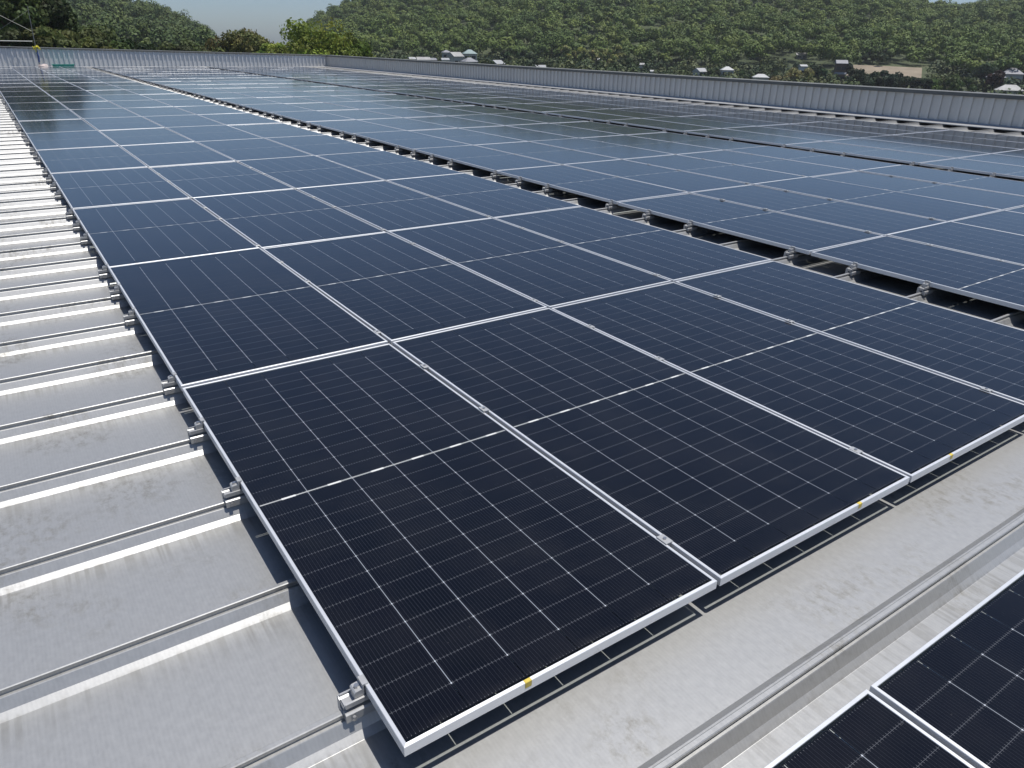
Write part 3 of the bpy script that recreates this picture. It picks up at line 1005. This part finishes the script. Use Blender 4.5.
for a in [
    ('small white roofed house at the left end of the village', 411, 300, 57, 6, M['white_wall'], M['pale_tile'], 'gable', .4, .9, 1),
    ('long low pale roof beside the small white house', 423, 305, 57, 12, M['cream_wall'], M['dull_tile'], 'shed', .1, .6, 1),
    ('low grey shed right of the long pale roof', 432, 308, 58, 7, M['cream_wall'], M['grey_tile'], 'shed', .2, .8, 1),
    ('tall narrow grey house at the back of the village', 446, 322, 50, 7, M['cream_wall'], M['grey_tile'], 'hip', .3, .9, 2),
    ('small bright white roof in front of the grey tiled house', 445, 296, 58, 6.5, M['white_wall'], M['pale_tile'], 'shed', .1, .8, 1),
    ('pale grey gabled house left of the greenish roofed house', 455, 306, 52, 12, M['cream_wall'], M['dull_tile'], 'gable', .7, .9, 1),
    ('two-storey house with a greenish grey hipped roof', 469.5, 310, 49.5, 13, M['cream_wall'], M['teal_tile'], 'hip', .15, .8, 2),
    ('low grey tiled house in front of the greenish roofed one', 469, 290, 57.5, 13, M['cream_wall'], M['grey_tile'], 'hip', .5, .8, 1),
    ('white gabled house alone left of the bamboo', 497, 296, 60, 12, M['white_wall'], M['pale_tile'], 'gable', .9, .8, 1),
    ('pale flat roof under the bamboo grove', 541, 292, 65, 10, M['cream_wall'], M['pale_tile'], 'shed', .1, .7, 1),
    ('narrow tall white building right of the bamboo grove', 597, 325, 58, 5.5, M['white_wall'], M['pale_tile'], 'gable', .3, 1.0, 2),
    ('small pale shed among trees in the middle of the hill foot', 642, 318, 63, 7, M['cream_wall'], M['dull_tile'], 'shed', .1, .7, 1),
    ('tiny white roof right of the small pale shed', 655, 300, 70, 5, M['white_wall'], M['pale_tile'], 'gable', .3, .8, 1),
    ('white house with a white gable and lean-to, first right of center', 703, 300, 68, 10, M['white_wall'], M['pale_tile'], 'gable', .8, .9, 2),
    ('white two-tier house with hipped roof, second right of center', 730, 302, 66.5, 11, M['white_wall'], M['pale_tile'], 'hip', .2, .8, 2),
    ('long low white roof left of the feathery clump', 765, 290, 74, 14, M['cream_wall'], M['pale_tile'], 'hip', .1, .6, 1),
    ('pale square house high on the hill foot, alone among trees', 803, 372, 54.5, 9, M['cream_wall'], M['dull_tile'], 'shed', .1, .8, 1),
    ('dark brown house beside the slim upright tree', 844, 322, 60, 9, M['brown_wall'], M['grey_tile'], 'gable', .2, .9, 2),
    ('small pale hut at the left end of the brown field', 806, 332, 64.5, 6, M['white_wall'], M['pale_tile'], 'gable', .5, .8, 1),
    ('grey roofed house at the right edge, upper one', 1018, 332, 68, 16, M['cream_wall'], M['grey_tile'], 'hip', .1, .8, 1),
    ('dark house behind the reddish tree at the right edge', 1003, 318, 73, 12, M['brown_wall'], M['grey_tile'], 'hip', .3, .8, 1),
    ('long pale roofed house at the right edge, lowest one', 1020, 288, 85, 20, M['cream_wall'], M['dull_tile'], 'hip', .1, .6, 1),
]:
    house(*a)


# hedges and scrub that fill the valley between the houses
def scrub(seed):
    global rng
    rng = np.random.default_rng(seed)
    pts = []
    d = 235.0
    while d < 352:
        n = int((azim(1060) - azim(372)) * d / 4.2)
        a = np.linspace(azim(372), azim(1060), n) + rng.normal(0, 1.6 / d, n)
        pts.append(np.stack([a, d + rng.normal(0, 1.8, n)], 1)); d += 4.6
    P = np.concatenate(pts)
    x = CAM.x + P[:, 1] * np.sin(P[:, 0]); y = CAM.y + P[:, 1] * np.cos(P[:, 0]); z = ground_z(x, y)
    n = len(x)
    R_ = rng.uniform(1.3, 3.0, n); top = z + R_ * rng.uniform(1.1, 2.0, n)
    keep = rng.random(n) < .72
    for px, hd, tp, wp in HOUSES:                    # nothing grows in a house or hides it
        a0, a1 = azim(px - wp * .75 - 2), azim(px + wp * .75 + 2)
        zt = CAM.z + elev(px, tp + 5.5) * P[:, 1]
        keep &= ~((P[:, 0] > a0) & (P[:, 0] < a1) & (P[:, 1] < hd + 8) & (top > zt))
    for px, hd, tp, wp in VTREES:
        zt = CAM.z + elev(px, tp + 6) * P[:, 1]
        keep &= ~((P[:, 0] > azim(px - wp * .5)) & (P[:, 0] < azim(px + wp * .5)) & (P[:, 1] < hd + 3) & (top > zt))
    for p0, p1, q0, q1 in ((838, 932, 328, 370), (870, 952, 225, 313), (955, 1000, 225, 308)):
        keep &= ~((P[:, 0] > azim(p0)) & (P[:, 0] < azim(p1)) & (P[:, 1] > q0) & (P[:, 1] < q1))
    zt = CAM.z + elev(895, 75) * P[:, 1]
    keep &= ~((P[:, 0] > azim(838)) & (P[:, 0] < azim(932)) & (top > zt))
    x, y, z, R_, top = x[keep], y[keep], z[keep], R_[keep], top[keep]; n = len(x)
    Hh = (top - z) * .55
    pal = np.array([(.07, .095, .03), (.05, .075, .028), (.1, .115, .04), (.085, .1, .04), (.04, .06, .026)])
    tint = pal[rng.integers(0, 5, n)] * rng.uniform(.8, 1.25, (n, 1))
    per = 90
    ld = sphere_dirs(n * per, -.7).reshape(n, per, 3)
    lump = 1 + .22 * np.sin(ld[..., 0] * 6 + R_[:, None] * 9) * np.cos(ld[..., 1] * 5 + R_[:, None] * 4)
    pos = np.stack([x, y, z + Hh * .9], 1)[:, None, :] + ld * np.stack([R_, R_, Hh], 1)[:, None, :] * lump[..., None] * rng.uniform(.8, 1.05, (n, per, 1))
    v = leaf_quads(pos.reshape(-1, 3), ld.reshape(-1, 3), np.full(n * per, .48), .35)
    tt = np.repeat((tint[:, None, :] * rng.uniform(.8, 1.2, (n, per, 1))).reshape(-1, 3), 4, axis=0)
    o = np_mesh('valley_scrub', v, np.arange(len(v)).reshape(-1, 4), M['far_leaf'], np.clip(tt, .004, .4))
    tag(o, 'green hedges and scrub filling the valley floor between the village houses', 'scrub', kind='stuff')


scrub(21)


# the air between the roof and the hills
hz = bpy.data.materials.new('summer_haze'); hz.use_nodes = True
hz.node_tree.nodes.clear()
ho = hz.node_tree.nodes.new('ShaderNodeOutputMaterial'); hv = hz.node_tree.nodes.new('ShaderNodeVolumePrincipled')
hv.inputs['Color'].default_value = (0.92, 0.95, 1.0, 1)
hv.inputs['Density'].default_value = HAZE
hv.inputs['Anisotropy'].default_value = 0.1
hz.node_tree.links.new(hv.outputs[0], ho.inputs['Volume'])
q = MB(); q.box((-1560, -1560, -14.5), (1560, 1560, 150))
tag(q.build('haze', hz), 'thin summer haze over the valley and hills', 'haze', kind='stuff')


# brown field and pale track in the valley
def patch(name, label, mat, corners, dz, kind='structure'):
    """ground patch: corners given as (px, distance)"""
    n = 14
    P = []
    (a0, d0), (a1, d1), (a2, d2), (a3, d3) = corners
    for i in range(n + 1):
        for j in range(n + 1):
            u, v = i / n, j / n
            px = (a0 * (1 - u) + a1 * u) * (1 - v) + (a3 * (1 - u) + a2 * u) * v
            d = (d0 * (1 - u) + d1 * u) * (1 - v) + (d3 * (1 - u) + d2 * u) * v
            x, y = at(px, d); P.append((x, y, float(ground_z(x, y)) + dz))
    q = MB()
    q.add(P, [(i * (n + 1) + j, i * (n + 1) + j + 1, (i + 1) * (n + 1) + j + 1, (i + 1) * (n + 1) + j) for i in range(n) for j in range(n)])
    o = q.build(name, mat)
    tag(o, label, 'field' if 'field' in name else 'road', kind=kind)


patch('field', 'bare brown field on the slope below the forest', plain('dry_soil', (.24, .195, .14), .95, 0, .18, .15), [(842, 338), (928, 338), (926, 366), (846, 362)], .15)
patch('road', 'pale track in front of the brown field', plain('pale_track', (.34, .33, .28), .9, 0, .12, .2), [(880, 301), (950, 298), (944, 308), (884, 310)], .12)


# parked cars beside the right-edge houses
def car_proto(paint):
    r = empty('parked_car')
    q = MB()
    q.prism([(-2.0, .35), (2.0, .35), (2.05, .75), (1.9, .88), (1.0, .95), (.5, 1.42), (-1.2, 1.45), (-1.95, .95), (-2.05, .7)], 'y', -.82, .82)
    q.build('body', paint, r)
    q = MB()
    for s in (-1, 1):
        q.add([(-1.6, s * .826, .98), (.85, s * .826, .98), (.45, s * .826, 1.34), (-1.15, s * .826, 1.37)], [(0, 1, 2, 3)])
    q.build('window', M['glass'], r)
    for sx in (-1.25, 1.25):
        for sy in (-.8, .8):
            q = MB(); q.tube([(sx, sy - .1, .32), (sx, sy + .1, .32)], .32, 12); q.build('wheel', M['rubber'], r)
    return r


paints = [plain('white_car_paint', (.75, .75, .74), .3), plain('silver_car_paint', (.5, .51, .52), .3, .4), plain('dark_car_paint', (.06, .065, .08), .3)]
for i, (px, d, pc, rz, lab) in enumerate([
    (967, 299, 0, .2, 'white car, leftmost of the cars parked above the right parapet'), (973, 302, 1, .1, 'silver car beside the leftmost white parked car'), (979, 300, 2, .3, 'dark car in the middle of the parked cars'),
    (985, 303, 0, .15, 'white car right of the dark parked car'), (991, 300, 1, .2, 'silver car, rightmost of the parked cars')]):
    c = car_proto(paints[pc])
    x, y = at(px, d)
    c.location = (x, y, float(ground_z(x, y))); c.rotation_euler = (0, 0, -azim(px) + rz)
    tag(c, lab, 'car', 'cars parked in the valley')
